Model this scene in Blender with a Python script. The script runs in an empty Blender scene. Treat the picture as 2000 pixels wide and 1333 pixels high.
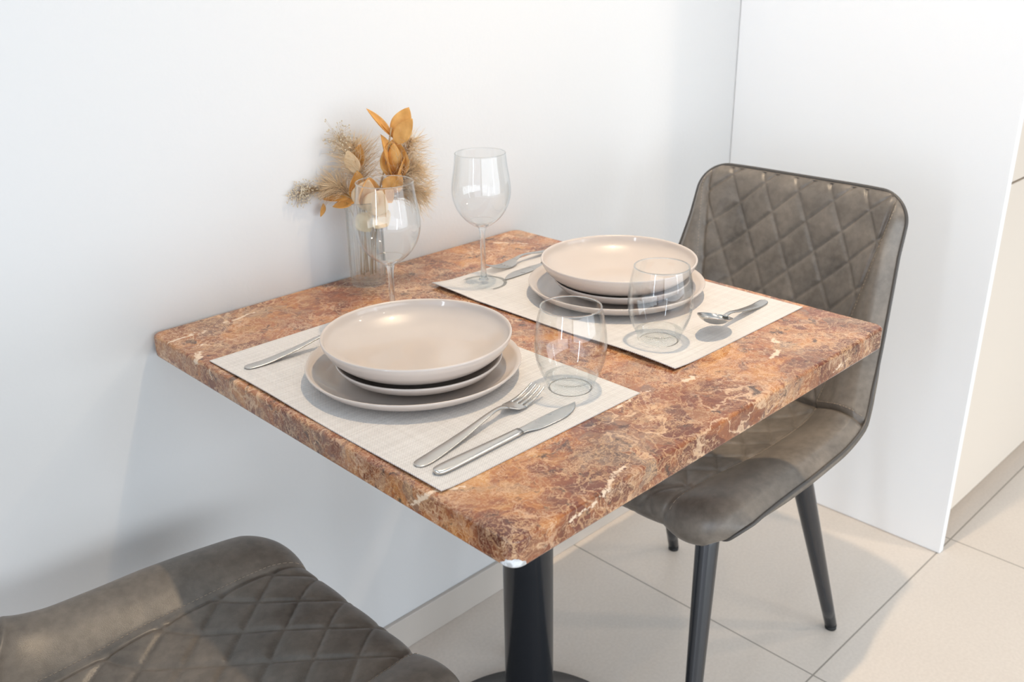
import bpy, bmesh, math, random
import numpy as np
from mathutils import Vector, Matrix
random.seed(7)
S = bpy.context.scene
COL = S.collection
PI = math.pi

# ------------------------------------------------------------------ camera
cam_d = bpy.data.cameras.new('camera')
cam = bpy.data.objects.new('camera', cam_d); COL.objects.link(cam)
cam.location = (-0.4774, -1.1993, 1.2358)
cam.rotation_euler = (1.1769, 0.0166, -0.7755)
cam_d.sensor_width = 36.0
cam_d.lens = 1856.44 * 36.0 / 2000.0
cam_d.clip_start = 0.02
cam_d.dof.use_dof = True
cam_d.dof.focus_distance = 1.12
cam_d.dof.aperture_fstop = 8.0
S.camera = cam

# ------------------------------------------------------------------ colour management, world
S.view_settings.view_transform = 'Standard'
S.view_settings.look = 'None'
S.view_settings.gamma = 1.0
S.view_settings.use_curve_mapping = False
S.view_settings.exposure = -0.17
W = bpy.data.worlds.new('world'); S.world = W; W.use_nodes = True
# soft sky fill over the roofless room: dim near the horizon, brighter overhead
wb = W.node_tree.nodes['Background']; wn = W.node_tree
_g = wn.nodes.new('ShaderNodeTexCoord'); _s = wn.nodes.new('ShaderNodeSeparateXYZ'); _r = wn.nodes.new('ShaderNodeValToRGB')
wn.links.new(_g.outputs['Generated'], _s.inputs[0]); wn.links.new(_s.outputs[2], _r.inputs[0]); wn.links.new(_r.outputs[0], wb.inputs[0])
W_H = (0.20, 0.21, 0.225); W_Z = (0.54, 0.69, 0.82)
_r.color_ramp.elements[0].position = 0.10; _r.color_ramp.elements[0].color = (*W_H, 1)
_r.color_ramp.elements[1].position = 0.60; _r.color_ramp.elements[1].color = (*W_Z, 1)
wb.inputs[1].default_value = 1.0

# ------------------------------------------------------------------ lights
def lamp(name, loc, power, size, color, target=None, shape='DISK', size_y=None, spread=180):
    d = bpy.data.lights.new(name, 'AREA'); d.energy = power; d.shape = shape; d.size = size
    if size_y: d.size_y = size_y
    d.color = color; d.spread = math.radians(spread)
    o = bpy.data.objects.new(name, d); COL.objects.link(o); o.location = loc
    if target is not None:
        v = Vector(target) - Vector(loc)
        o.rotation_euler = v.to_track_quat('-Z', 'Y').to_euler()
    return o
CEIL = 2.55
WARM = (1.0, 0.80, 0.60)
lamp('downlight_key', (0.62, -0.50, CEIL-0.03), 6.6, 0.050, (1.0, 0.77, 0.52), spread=90)
lamp('downlight_corner', (1.65, -1.25, CEIL-0.03), 5.5, 0.075, WARM)
lamp('downlight_aisle', (0.55, -1.75, CEIL-0.03), 4.0, 0.075, WARM)
lamp('downlight_kitchen', (2.1, -2.5, CEIL-0.03), 17, 0.13, WARM)
lamp('downlight_far', (-1.0, -2.9, CEIL-0.03), 2.4, 0.075, WARM)
COOL = (0.80, 0.90, 1.0)
# tall narrow window lights, one facing the back wall and one on the left
lamp('window_light', (1.15, -4.3, 1.45), 8, 0.20, COOL, target=(0.75, 0, 0.9), shape='RECTANGLE', size_y=2.0)
lamp('window_light', (-3.4, -1.35, 1.35), 24, 0.20, COOL, target=(0.3, -0.5, 0.9), shape='RECTANGLE', size_y=2.0)

lamp('fill_light_left', (-3.5, -1.9, 1.0), 46, 4.0, (0.84, 0.88, 1.0), target=(1.3, -0.6, 0.8), shape='RECTANGLE', size_y=2.0)  # added broad fill from the left, brightens the white side panel
lamp('fill_light_front', (0.3, -4.4, 0.85), 148, 6.4, (0.87, 0.94, 1.0), target=(0.3, 0, 0.50), shape='RECTANGLE', size_y=1.6)  # added wide low fill from the front, lifts the lower back wall

# ------------------------------------------------------------------ material helpers
def mat(name):
    m = bpy.data.materials.new(name); m.use_nodes = True
    nt = m.node_tree; return m, nt, nt.nodes['Principled BSDF']
def N(nt, typ, **kw):
    n = nt.nodes.new(typ)
    for k, v in kw.items():
        if k in n.inputs: n.inputs[k].default_value = v
        else: setattr(n, k, v)
    return n
def L(nt, a, b): nt.links.new(a, b)
def ramp(nt, fac, stops, interp='LINEAR'):
    r = nt.nodes.new('ShaderNodeValToRGB'); cr = r.color_ramp; cr.interpolation = interp
    while len(cr.elements) < len(stops): cr.elements.new(0.5)
    for e, (p, c) in zip(cr.elements, stops):
        e.position = p; e.color = (c[0], c[1], c[2], 1) if not isinstance(c, (int, float)) else (c, c, c, 1)
    L(nt, fac, r.inputs[0]); return r.outputs[0]
def mix(nt, f, a, b, blend='MIX'):
    n = nt.nodes.new('ShaderNodeMix'); n.data_type = 'RGBA'; n.blend_type = blend
    for sock, v in ((n.inputs[0], f), (n.inputs[6], a), (n.inputs[7], b)):
        if isinstance(v, (int, float)): sock.default_value = v
        elif isinstance(v, tuple): sock.default_value = (*v[:3], 1)
        else: L(nt, v, sock)
    return n.outputs[2]
def mth(nt, op, a, b=0.0, clamp=False):
    n = nt.nodes.new('ShaderNodeMath'); n.operation = op; n.use_clamp = clamp
    for s, v in ((n.inputs[0], a), (n.inputs[1], b)):
        if isinstance(v, (int, float)): s.default_value = v
        else: L(nt, v, s)
    return n.outputs[0]
def bump(nt, bs, h, strength, dist):
    b = nt.nodes.new('ShaderNodeBump'); b.inputs['Strength'].default_value = strength
    b.inputs['Distance'].default_value = dist; L(nt, h, b.inputs['Height']); L(nt, b.outputs[0], bs.inputs['Normal'])
def plain(name, col, rough, spec=0.5, metal=0.0, coat=0.0):
    m, nt, b = mat(name)
    b.inputs['Base Color'].default_value = (*col, 1); b.inputs['Roughness'].default_value = rough
    b.inputs['Specular IOR Level'].default_value = spec; b.inputs['Metallic'].default_value = metal
    b.inputs['Coat Weight'].default_value = coat
    return m

# painted wall
def wall_mat(name, col, rough):
    m, nt, b = mat(name)
    tc = N(nt, 'ShaderNodeTexCoord')
    n = N(nt, 'ShaderNodeTexNoise', Scale=140.0, Detail=3.0); L(nt, tc.outputs['Object'], n.inputs['Vector'])
    b.inputs['Base Color'].default_value = (*col, 1); b.inputs['Roughness'].default_value = rough
    bump(nt, b, n.outputs[0], 0.12, 0.002)
    return m
M_WALL = wall_mat('white_wall_paint', (0.69, 0.69, 0.69), 0.6)
M_PANEL = plain('white_panel', (0.90, 0.905, 0.91), 0.42)
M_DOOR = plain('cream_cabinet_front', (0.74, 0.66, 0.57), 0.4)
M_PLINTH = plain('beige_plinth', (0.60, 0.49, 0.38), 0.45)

# floor tiles (60 cm, thin grout)
def floor_mat():
    m, nt, b = mat('beige_floor_tiles')
    tc = N(nt, 'ShaderNodeTexCoord')
    sp = N(nt, 'ShaderNodeSeparateXYZ'); L(nt, tc.outputs['Object'], sp.inputs[0])
    def line(out, off):
        a = mth(nt, 'ADD', out, off); a = mth(nt, 'DIVIDE', a, 0.6)
        f = mth(nt, 'FRACT', a); d = mth(nt, 'SUBTRACT', f, 0.5); d = mth(nt, 'ABSOLUTE', d)
        d = mth(nt, 'SUBTRACT', 0.5, d)
        return mth(nt, 'LESS_THAN', d, 0.0025)
    g = mth(nt, 'MAXIMUM', line(sp.outputs[0], 30.0-0.855), line(sp.outputs[1], 30.0+0.594))
    n = N(nt, 'ShaderNodeTexNoise', Scale=3.0, Detail=5.0); L(nt, tc.outputs['Object'], n.inputs['Vector'])
    n2 = N(nt, 'ShaderNodeTexNoise', Scale=160.0, Detail=2.0); L(nt, tc.outputs['Object'], n2.inputs['Vector'])
    base = ramp(nt, n.outputs[0], [(0.3, (0.70, 0.625, 0.555)), (0.7, (0.75, 0.675, 0.60))])
    base = mix(nt, 0.10, base, ramp(nt, n2.outputs[0], [(0.35, (0.42, 0.37, 0.32)), (0.65, (0.84, 0.78, 0.71))]))
    c = mix(nt, g, base, (0.33, 0.29, 0.25))
    L(nt, c, b.inputs['Base Color']); b.inputs['Roughness'].default_value = 0.34
    bump(nt, b, mth(nt, 'SUBTRACT', 1.0, g), 0.3, 0.001)
    return m
M_FLOOR = floor_mat()

# marble
def marble_mat():
    m, nt, b = mat('brown_marble')
    tc = N(nt, 'ShaderNodeTexCoord'); co = tc.outputs['Object']
    nw = N(nt, 'ShaderNodeTexNoise', Scale=7.0, Detail=6.0, Roughness=0.62); L(nt, co, nw.inputs['Vector'])
    def warp(amount, scale_v=(1, 1, 1)):
        s = N(nt, 'ShaderNodeVectorMath', operation='SUBTRACT'); L(nt, nw.outputs['Color'], s.inputs[0]); s.inputs[1].default_value = (0.5, 0.5, 0.5)
        k = N(nt, 'ShaderNodeVectorMath', operation='SCALE'); L(nt, s.outputs[0], k.inputs[0]); k.inputs['Scale'].default_value = amount
        a = N(nt, 'ShaderNodeVectorMath', operation='ADD'); L(nt, co, a.inputs[0]); L(nt, k.outputs[0], a.inputs[1])
        mp = N(nt, 'ShaderNodeMapping'); mp.inputs['Scale'].default_value = scale_v; L(nt, a.outputs[0], mp.inputs[0])
        return mp.outputs[0]
    w1 = warp(0.22); w2 = warp(0.10); w3 = warp(0.30)
    nA = N(nt, 'ShaderNodeTexNoise', Scale=8.0, Detail=9.0, Roughness=0.66); L(nt, w1, nA.inputs['Vector'])
    base = ramp(nt, nA.outputs[0], [(0.30, (0.060, 0.023, 0.016)), (0.42, (0.135, 0.043, 0.024)), (0.50, (0.235, 0.074, 0.030)),
                                    (0.55, (0.42, 0.155, 0.045)), (0.62, (0.58, 0.28, 0.090)), (0.74, (0.56, 0.35, 0.18))])
    # angular fragments of slightly different browns
    v0 = N(nt, 'ShaderNodeTexVoronoi', Scale=40.0, feature='F1'); L(nt, w2, v0.inputs['Vector'])
    sepc = N(nt, 'ShaderNodeSeparateColor'); L(nt, v0.outputs['Color'], sepc.inputs[0])
    clast = ramp(nt, sepc.outputs[0], [(0.0, (0.11, 0.035, 0.025)), (0.35, (0.23, 0.072, 0.040)), (0.7, (0.40, 0.155, 0.060)), (1.0, (0.25, 0.17, 0.12))])
    nm = N(nt, 'ShaderNodeTexNoise', Scale=7.0, Detail=4.0); L(nt, w3, nm.inputs['Vector'])
    c = mix(nt, ramp(nt, nm.outputs[0], [(0.42, 0.10), (0.60, 0.70)]), base, clast)
    ng = N(nt, 'ShaderNodeTexNoise', Scale=11.0, Detail=6.0, Roughness=0.6)
    mo = N(nt, 'ShaderNodeMapping'); mo.inputs['Location'].default_value = (3.1, 1.7, 5.2); L(nt, w1, mo.inputs[0]); L(nt, mo.outputs[0], ng.inputs['Vector'])
    c = mix(nt, ramp(nt, ng.outputs[0], [(0.54, 0.0), (0.68, 0.6)]), c, (0.24, 0.19, 0.155))
    def masked(f, sc, off, lo, hi, amt, colr, floor_=0.0):
        nonlocal c
        k = N(nt, 'ShaderNodeTexNoise', Scale=sc, Detail=5.0)
        mm = N(nt, 'ShaderNodeMapping'); mm.inputs['Location'].default_value = (off, 2.0, 1.0); L(nt, co, mm.inputs[0]); L(nt, mm.outputs[0], k.inputs['Vector'])
        f = mth(nt, 'MULTIPLY', f, ramp(nt, k.outputs[0], [(lo, floor_), (hi, 1.0)]))
        c = mix(nt, mth(nt, 'MULTIPLY', f, amt), c, colr)
    def cells(scale, wv, width):
        v = N(nt, 'ShaderNodeTexVoronoi', Scale=scale, feature='DISTANCE_TO_EDGE'); L(nt, wv, v.inputs['Vector'])
        return ramp(nt, v.outputs['Distance'], [(0.0, 1.0), (width*0.45, 0.7), (width, 0.0)])
    def ridge(scale, wv, width, det, seed):
        mp = N(nt, 'ShaderNodeMapping'); mp.inputs['Location'].default_value = (seed, seed*0.7, seed*1.3); L(nt, wv, mp.inputs[0])
        k = N(nt, 'ShaderNodeTexNoise', Scale=scale, Detail=det, Roughness=0.55); L(nt, mp.outputs[0], k.inputs['Vector'])
        d = mth(nt, 'ABSOLUTE', mth(nt, 'SUBTRACT', k.outputs[0], 0.5))
        return ramp(nt, d, [(0.0, 1.0), (width*0.4, 0.65), (width, 0.0)])
    TAN = (0.66, 0.40, 0.21); CRM = (0.76, 0.52, 0.33)
    masked(cells(60.0, w3, 0.075), 8.0, 1.0, 0.48, 0.62, 0.60, TAN)
    masked(ridge(13.0, w2, 0.018, 4.0, 3.0), 7.0, 4.0, 0.40, 0.58, 0.80, CRM, 0.15)
    masked(ridge(22.0, w3, 0.022, 5.0, 8.0), 9.0, 7.0, 0.38, 0.58, 0.70, TAN, 0.2)
    masked(cells(24.0, w3, 0.022), 6.0, 9.0, 0.50, 0.64, 0.75, CRM)
    masked(ridge(45.0, w2, 0.024, 4.0, 5.0), 12.0, 11.0, 0.46, 0.60, 0.55, CRM)
    masked(ridge(30.0, w1, 0.020, 5.0, 15.0), 9.0, 15.0, 0.44, 0.58, 0.60, TAN)
    masked(cells(44.0, w2, 0.045), 10.0, 21.0, 0.44, 0.60, 0.55, TAN)
    masked(cells(88.0, w3, 0.060), 10.0, 27.0, 0.47, 0.60, 0.45, CRM)
    # dark specks and blotches
    nd = N(nt, 'ShaderNodeTexNoise', Scale=42.0, Detail=5.0, Roughness=0.7); L(nt, w2, nd.inputs['Vector'])
    c = mix(nt, ramp(nt, nd.outputs[0], [(0.33, 0.85), (0.42, 0.0)]), c, (0.055, 0.032, 0.026))
    # the few broad pale veins of this slab
    vw = N(nt, 'ShaderNodeTexNoise', Scale=26.0, Detail=6.0, Roughness=0.65); L(nt, co, vw.inputs['Vector'])
    vs = N(nt, 'ShaderNodeVectorMath', operation='SUBTRACT'); L(nt, vw.outputs['Color'], vs.inputs[0]); vs.inputs[1].default_value = (0.5, 0.5, 0.5)
    vk = N(nt, 'ShaderNodeVectorMath', operation='SCALE'); L(nt, vs.outputs[0], vk.inputs[0]); vk.inputs['Scale'].default_value = 0.042
    va_ = N(nt, 'ShaderNodeVectorMath', operation='ADD'); L(nt, co, va_.inputs[0]); L(nt, vk.outputs[0], va_.inputs[1]); vp = va_.outputs[0]
    HZ = 0.7609
    VE = [[(0.259, -0.603), (0.303, -0.593), (0.343, -0.599), (0.394, -0.624)], [(0.169, -0.690), (0.143, -0.695), (0.124, -0.703)],
          [(0.001, -0.052), (0.044, -0.050), (0.085, -0.038), (0.142, -0.036)], [(0.033, -0.090), (0.012, -0.112), (-0.002, -0.131)],
          [(0.561, -0.607), (0.536, -0.643), (0.495, -0.647)], [(0.030, -0.600), (0.004, -0.588)], [(0.06, -0.30), (0.02, -0.27)], [(0.60, -0.03), (0.66, -0.10)]]
    segs = []
    for line in VE:
        for p, q in zip(line[:-1], line[1:]): segs.append(((*p, HZ), (*q, HZ), 0.0042))
    segs += [((0.0, -0.588, 0.762), (0.0, -0.566, 0.745), 0.005), ((0.0, -0.566, 0.745), (0.0, -0.548, 0.728), 0.005),
             ((0.124, -0.703, 0.760), (0.095, -0.703, 0.752), 0.0035), ((0.095, -0.703, 0.752), (0.062, -0.703, 0.748), 0.0035),
             ((0.60, -0.703, 0.750), (0.55, -0.703, 0.738), 0.003), ((0.0, -0.16, 0.76), (0.0, -0.175, 0.73), 0.003)]
    nm2 = N(nt, 'ShaderNodeTexNoise', Scale=48.0, Detail=3.0); L(nt, co, nm2.inputs['Vector'])
    acc = None
    for p, q, wd in segs:
        p, q = Vector(p), Vector(q); ab = q-p; l2 = ab.length_squared
        s1 = N(nt, 'ShaderNodeVectorMath', operation='SUBTRACT'); L(nt, vp, s1.inputs[0]); s1.inputs[1].default_value = p
        dt = N(nt, 'ShaderNodeVectorMath', operation='DOT_PRODUCT'); L(nt, s1.outputs[0], dt.inputs[0]); dt.inputs[1].default_value = ab/l2
        tt = mth(nt, 'MULTIPLY', dt.outputs['Value'], 1.0, True)
        s2 = N(nt, 'ShaderNodeVectorMath', operation='SCALE'); s2.inputs[0].default_value = ab; L(nt, tt, s2.inputs['Scale'])
        s3 = N(nt, 'ShaderNodeVectorMath', operation='DISTANCE'); L(nt, s1.outputs[0], s3.inputs[0]); L(nt, s2.outputs[0], s3.inputs[1])
        f = mth(nt, 'SUBTRACT', 1.0, mth(nt, 'DIVIDE', s3.outputs['Value'], mth(nt, 'MULTIPLY', ramp(nt, nm2.outputs[0], [(0.34, 0.30), (0.62, 0.95)]), wd)), True)
        acc = f if acc is None else mth(nt, 'MAXIMUM', acc, f)
    c = mix(nt, ramp(nt, acc, [(0.0, 0.0), (0.45, 0.9), (1.0, 1.0)]), c, (0.76, 0.58, 0.42))
    # pale chipped patch at the lower front corner
    d = N(nt, 'ShaderNodeVectorMath', operation='DISTANCE'); L(nt, co, d.inputs[0]); d.inputs[1].default_value = (0.003, -0.699, 0.725)
    nn = N(nt, 'ShaderNodeTexNoise', Scale=120.0, Detail=3.0); L(nt, co, nn.inputs['Vector'])
    dd = mth(nt, 'ADD', d.outputs['Value'], mth(nt, 'MULTIPLY', mth(nt, 'SUBTRACT', nn.outputs[0], 0.5), 0.010))
    c = mix(nt, mth(nt, 'LESS_THAN', dd, 0.0150), c, ramp(nt, nn.outputs[0], [(0.40, (0.42, 0.42, 0.42)), (0.55, (0.72, 0.73, 0.74))]))
    L(nt, c, b.inputs['Base Color'])
    b.inputs['Roughness'].default_value = 0.09; b.inputs['Specular IOR Level'].default_value = 0.5
    return m
M_MARBLE = marble_mat()

def leather_mat():
    m, nt, b = mat('grey_brown_leather')
    tc = N(nt, 'ShaderNodeTexCoord'); co = tc.outputs['Object']
    n = N(nt, 'ShaderNodeTexNoise', Scale=13.0, Detail=7.0, Roughness=0.65); L(nt, co, n.inputs['Vector'])
    g = N(nt, 'ShaderNodeTexVoronoi', Scale=900.0); L(nt, co, g.inputs['Vector'])
    n2 = N(nt, 'ShaderNodeTexNoise', Scale=90.0, Detail=3.0); L(nt, co, n2.inputs['Vector'])
    c = ramp(nt, n.outputs[0], [(0.3, (0.110, 0.093, 0.076)), (0.52, (0.176, 0.148, 0.120)), (0.72, (0.255, 0.212, 0.170))])
    c = mix(nt, 0.25, c, ramp(nt, n2.outputs[0], [(0.4, (0.08, 0.072, 0.063)), (0.6, (0.185, 0.165, 0.145))]))
    L(nt, c, b.inputs['Base Color'])
    L(nt, ramp(nt, n.outputs[0], [(0.3, 0.30), (0.7, 0.40)]), b.inputs['Roughness'])
    b.inputs['Specular IOR Level'].default_value = 0.55
    bump(nt, b, mth(nt, 'ADD', g.outputs['Distance'], mth(nt, 'MULTIPLY', n2.outputs[0], 0.8)), 0.10, 0.0006)
    return m
M_LEATHER = leather_mat()
M_PIPING = plain('dark_leather_piping', (0.075, 0.068, 0.062), 0.4)
M_THREAD = plain('tan_thread', (0.42, 0.34, 0.26), 0.7)
M_BLACK = plain('black_powder_coat', (0.022, 0.024, 0.028), 0.21, spec=0.6)
M_RUBBER = plain('black_rubber', (0.015, 0.015, 0.015), 0.7)

def ceramic_mat():
    m, nt, b = mat('greige_glazed_stoneware')
    tc = N(nt, 'ShaderNodeTexCoord')
    n = N(nt, 'ShaderNodeTexNoise', Scale=14.0, Detail=2.0); L(nt, tc.outputs['Object'], n.inputs['Vector'])
    c = ramp(nt, n.outputs[0], [(0.3, (0.55, 0.475, 0.425)), (0.7, (0.575, 0.50, 0.445))])
    L(nt, c, b.inputs['Base Color']); b.inputs['Roughness'].default_value = 0.34
    b.inputs['Coat Weight'].default_value = 0.6; b.inputs['Coat Roughness'].default_value = 0.025
    bump(nt, b, n.outputs[0], 0.03, 0.006)
    return m
M_CERAMIC = ceramic_mat()

def placemat_mat():
    m, nt, b = mat('cream_woven_vinyl')
    tc = N(nt, 'ShaderNodeTexCoord'); co = tc.outputs['Object']
    sp = N(nt, 'ShaderNodeSeparateXYZ'); L(nt, co, sp.inputs[0])
    P = 0.0021
    def sn(o, per, ph=0.0):
        return mth(nt, 'SINE', mth(nt, 'ADD', mth(nt, 'MULTIPLY', o, 2*PI/per), ph))
    a = sn(sp.outputs[0], P); bb = sn(sp.outputs[1], P*1.5)
    w = mth(nt, 'MULTIPLY', a, bb)
    h = mth(nt, 'ADD', mth(nt, 'MULTIPLY', w, 0.5), 0.5)
    st = N(nt, 'ShaderNodeMapping'); st.inputs['Scale'].default_value = (4, 420, 1); L(nt, co, st.inputs[0])
    n = N(nt, 'ShaderNodeTexNoise', Scale=1.0, Detail=2.0); L(nt, st.outputs[0], n.inputs['Vector'])
    st2 = N(nt, 'ShaderNodeMapping'); st2.inputs['Scale'].default_value = (420, 4, 1); L(nt, co, st2.inputs[0])
    n2 = N(nt, 'ShaderNodeTexNoise', Scale=1.0, Detail=2.0); L(nt, st2.outputs[0], n2.inputs['Vector'])
    c = ramp(nt, h, [(0.0, (0.36, 0.335, 0.315)), (0.45, (0.68, 0.64, 0.61)), (1.0, (0.82, 0.785, 0.755))])
    c = mix(nt, 0.18, c, ramp(nt, n.outputs[0], [(0.38, (0.42, 0.37, 0.34)), (0.6, (0.82, 0.79, 0.76))]))
    c = mix(nt, 0.12, c, ramp(nt, n2.outputs[0], [(0.38, (0.44, 0.40, 0.37)), (0.6, (0.82, 0.79, 0.76))]))
    L(nt, c, b.inputs['Base Color']); b.inputs['Roughness'].default_value = 0.5
    bump(nt, b, h, 0.5, 0.0006)
    return m
M_MAT = placemat_mat()

def steel_mat():
    m, nt, b = mat('satin_stainless_steel')
    tc = N(nt, 'ShaderNodeTexCoord')
    mp = N(nt, 'ShaderNodeMapping'); mp.inputs['Scale'].default_value = (30, 900, 900); L(nt, tc.outputs['Object'], mp.inputs[0])
    n = N(nt, 'ShaderNodeTexNoise', Scale=1.0, Detail=3.0); L(nt, mp.outputs[0], n.inputs['Vector'])
    b.inputs['Base Color'].default_value = (0.56, 0.54, 0.51, 1); b.inputs['Metallic'].default_value = 1.0
    b.inputs['Roughness'].default_value = 0.24
    return m
M_STEEL = steel_mat()

# clear glass: thin-walled (bowls) and solid (stems, bases)
def thin_glass():
    m = bpy.data.materials.new('clear_thin_glass'); m.use_nodes = True; nt = m.node_tree; nt.nodes.clear()
    out = N(nt, 'ShaderNodeOutputMaterial'); mx = N(nt, 'ShaderNodeMixShader')
    tr = N(nt, 'ShaderNodeBsdfTransparent'); gl = N(nt, 'ShaderNodeBsdfGlossy')
    gl.inputs['Roughness'].default_value = 0.01; gl.inputs['Color'].default_value = (0.97, 0.98, 1, 1)
    geo = N(nt, 'ShaderNodeNewGeometry')
    dt = N(nt, 'ShaderNodeVectorMath', operation='DOT_PRODUCT'); L(nt, geo.outputs['Normal'], dt.inputs[0]); L(nt, geo.outputs['Incoming'], dt.inputs[1])
    cs = mth(nt, 'ABSOLUTE', dt.outputs['Value'])
    om = mth(nt, 'SUBTRACT', 1.0, cs, True)
    p5 = mth(nt, 'POWER', om, 4.0)
    f = mth(nt, 'ADD', mth(nt, 'MULTIPLY', p5, 0.60), 0.030, True)
    # path length through the wall grows towards grazing, so does the tint
    tint = ramp(nt, om, [(0.0, (0.995, 0.998, 0.998)), (0.75, (0.975, 0.985, 0.985)), (0.97, (0.76, 0.80, 0.81))])
    L(nt, tint, tr.inputs['Color'])
    L(nt, f, mx.inputs[0]); L(nt, tr.outputs[0], mx.inputs[1]); L(nt, gl.outputs[0], mx.inputs[2]); L(nt, mx.outputs[0], out.inputs[0])
    return m
def solid_glass(name, k):
    m = bpy.data.materials.new(name); m.use_nodes = True; nt = m.node_tree; nt.nodes.clear()
    out = N(nt, 'ShaderNodeOutputMaterial'); mx = N(nt, 'ShaderNodeMixShader'); mx.inputs[0].default_value = k
    tr = N(nt, 'ShaderNodeBsdfTransparent'); gl = N(nt, 'ShaderNodeBsdfGlass')
    tr.inputs['Color'].default_value = (0.97, 0.98, 0.98, 1)
    gl.inputs['IOR'].default_value = 1.48; gl.inputs['Roughness'].default_value = 0.0; gl.inputs['Color'].default_value = (0.99, 1, 1, 1)
    L(nt, tr.outputs[0], mx.inputs[1]); L(nt, gl.outputs[0], mx.inputs[2]); L(nt, mx.outputs[0], out.inputs[0])
    return m
M_GLASS = thin_glass()
M_SOLID = solid_glass('clear_solid_glass', 0.6)
M_BASE = solid_glass('clear_base_glass', 0.18)
M_VASE = solid_glass('clear_vase_glass', 0.30)
M_FOOT = solid_glass('clear_foot_glass', 0.12)

def dry_mat(name, c1, c2, trans=0.25, scale=60):
    m, nt, b = mat(name)
    tc = N(nt, 'ShaderNodeTexCoord')
    n = N(nt, 'ShaderNodeTexNoise', Scale=scale, Detail=4.0); L(nt, tc.outputs['Object'], n.inputs['Vector'])
    L(nt, ramp(nt, n.outputs[0], [(0.3, c1), (0.7, c2)]), b.inputs['Base Color'])
    b.inputs['Roughness'].default_value = 0.6
    b.inputs['Subsurface Weight'].default_value = 0.0
    tl = N(nt, 'ShaderNodeBsdfTranslucent'); mx = N(nt, 'ShaderNodeMixShader'); mx.inputs[0].default_value = trans
    tl.inputs['Color'].default_value = (*c2, 1)
    out = nt.nodes['Material Output']
    L(nt, b.outputs[0], mx.inputs[1]); L(nt, tl.outputs[0], mx.inputs[2]); L(nt, mx.outputs[0], out.inputs[0])
    return m
M_LEAF = dry_mat('ochre_dried_leaf', (0.60, 0.30, 0.07), (0.90, 0.55, 0.18), 0.3)
M_CREAM = dry_mat('cream_dried_leaf', (0.82, 0.62, 0.38), (0.95, 0.80, 0.56), 0.3)
M_PLUME = dry_mat('tan_plume_fibre', (0.78, 0.58, 0.36), (0.93, 0.80, 0.60), 0.4)
M_SEED = dry_mat('pale_seed_spray', (0.62, 0.52, 0.38), (0.80, 0.72, 0.58), 0.3)
M_STEM = dry_mat('brown_dried_stem', (0.32, 0.20, 0.10), (0.50, 0.36, 0.20), 0.0)

# ------------------------------------------------------------------ object helpers
def link_mesh(name, me, m=None, parent=None, smooth=True):
    if m: me.materials.append(m)
    if smooth: me.polygons.foreach_set('use_smooth', [True]*len(me.polygons))
    o = bpy.data.objects.new(name, me); COL.objects.link(o)
    if parent: o.parent = parent
    return o
def from_bm(name, bm, m=None, parent=None, smooth=True):
    bmesh.ops.recalc_face_normals(bm, faces=bm.faces)
    me = bpy.data.meshes.new(name); bm.to_mesh(me); bm.free()
    return link_mesh(name, me, m, parent, smooth)
def tag(o, label, cat, group=None):
    o['label'] = label; o['category'] = cat
    if group: o['group'] = group
    return o
def thing(name, label, cat, loc=(0, 0, 0), rz=0.0, group=None):
    o = bpy.data.objects.new(name, None); COL.objects.link(o); o.location = loc; o.rotation_euler = (0, 0, rz)
    o.empty_display_size = 0.05
    return tag(o, label, cat, group)
def dup(root, loc, rz, label, name=None):
    r = root.copy(); COL.objects.link(r); r.location = loc; r.rotation_euler = (0, 0, rz); r['label'] = label
    for ch in list(root.children):
        c = ch.copy(); COL.objects.link(c); c.parent = r
        for g in ch.children:
            d = g.copy(); COL.objects.link(d); d.parent = c
    return r
def box_bm(bm, x0, x1, y0, y1, z0, z1, bev=0.0, seg=2):
    r = bmesh.ops.create_cube(bm, size=1.0)
    for v in r['verts']:
        v.co = Vector(((x0+x1)/2 + v.co.x*(x1-x0), (y0+y1)/2 + v.co.y*(y1-y0), (z0+z1)/2 + v.co.z*(z1-z0)))
    if bev:
        es = list({e for v in r['verts'] for e in v.link_edges})
        bmesh.ops.bevel(bm, geom=es, offset=bev, segments=seg, affect='EDGES', profile=0.5)
def box(name, x0, x1, y0, y1, z0, z1, m, parent=None, bev=0.0, seg=2, kind=None):
    bm = bmesh.new(); box_bm(bm, x0, x1, y0, y1, z0, z1, bev, seg)
    o = from_bm(name, bm, m, parent, smooth=False)
    if kind: o['kind'] = kind
    return o
def lathe(name, prof, m, parent=None, seg=96, closed=False, loc=(0, 0, 0)):
    """revolve (r,z) profile; closed joins the last point to the first"""
    verts, faces = [], []; idx = []
    for r, z in prof:
        if r < 1e-6: idx.append([len(verts)]); verts.append((0, 0, z))
        else:
            idx.append(list(range(len(verts), len(verts)+seg)))
            for k in range(seg):
                a = 2*PI*k/seg; verts.append((r*math.cos(a), r*math.sin(a), z))
    pairs = list(zip(idx[:-1], idx[1:]))
    if closed: pairs.append((idx[-1], idx[0]))
    for A, B in pairs:
        for k in range(seg):
            k2 = (k+1) % seg
            if len(A) == 1 and len(B) == 1: continue
            if len(A) == 1: faces.append((A[0], B[k2], B[k]))
            elif len(B) == 1: faces.append((A[k], A[k2], B[0]))
            else: faces.append((A[k], A[k2], B[k2], B[k]))
    me = bpy.data.meshes.new(name); me.from_pydata(verts, [], faces)
    bm = bmesh.new(); bm.from_mesh(me); bmesh.ops.recalc_face_normals(bm, faces=bm.faces); bm.to_mesh(me); bm.free()
    o = link_mesh(name, me, m, parent); o.location = loc
    return o
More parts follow.
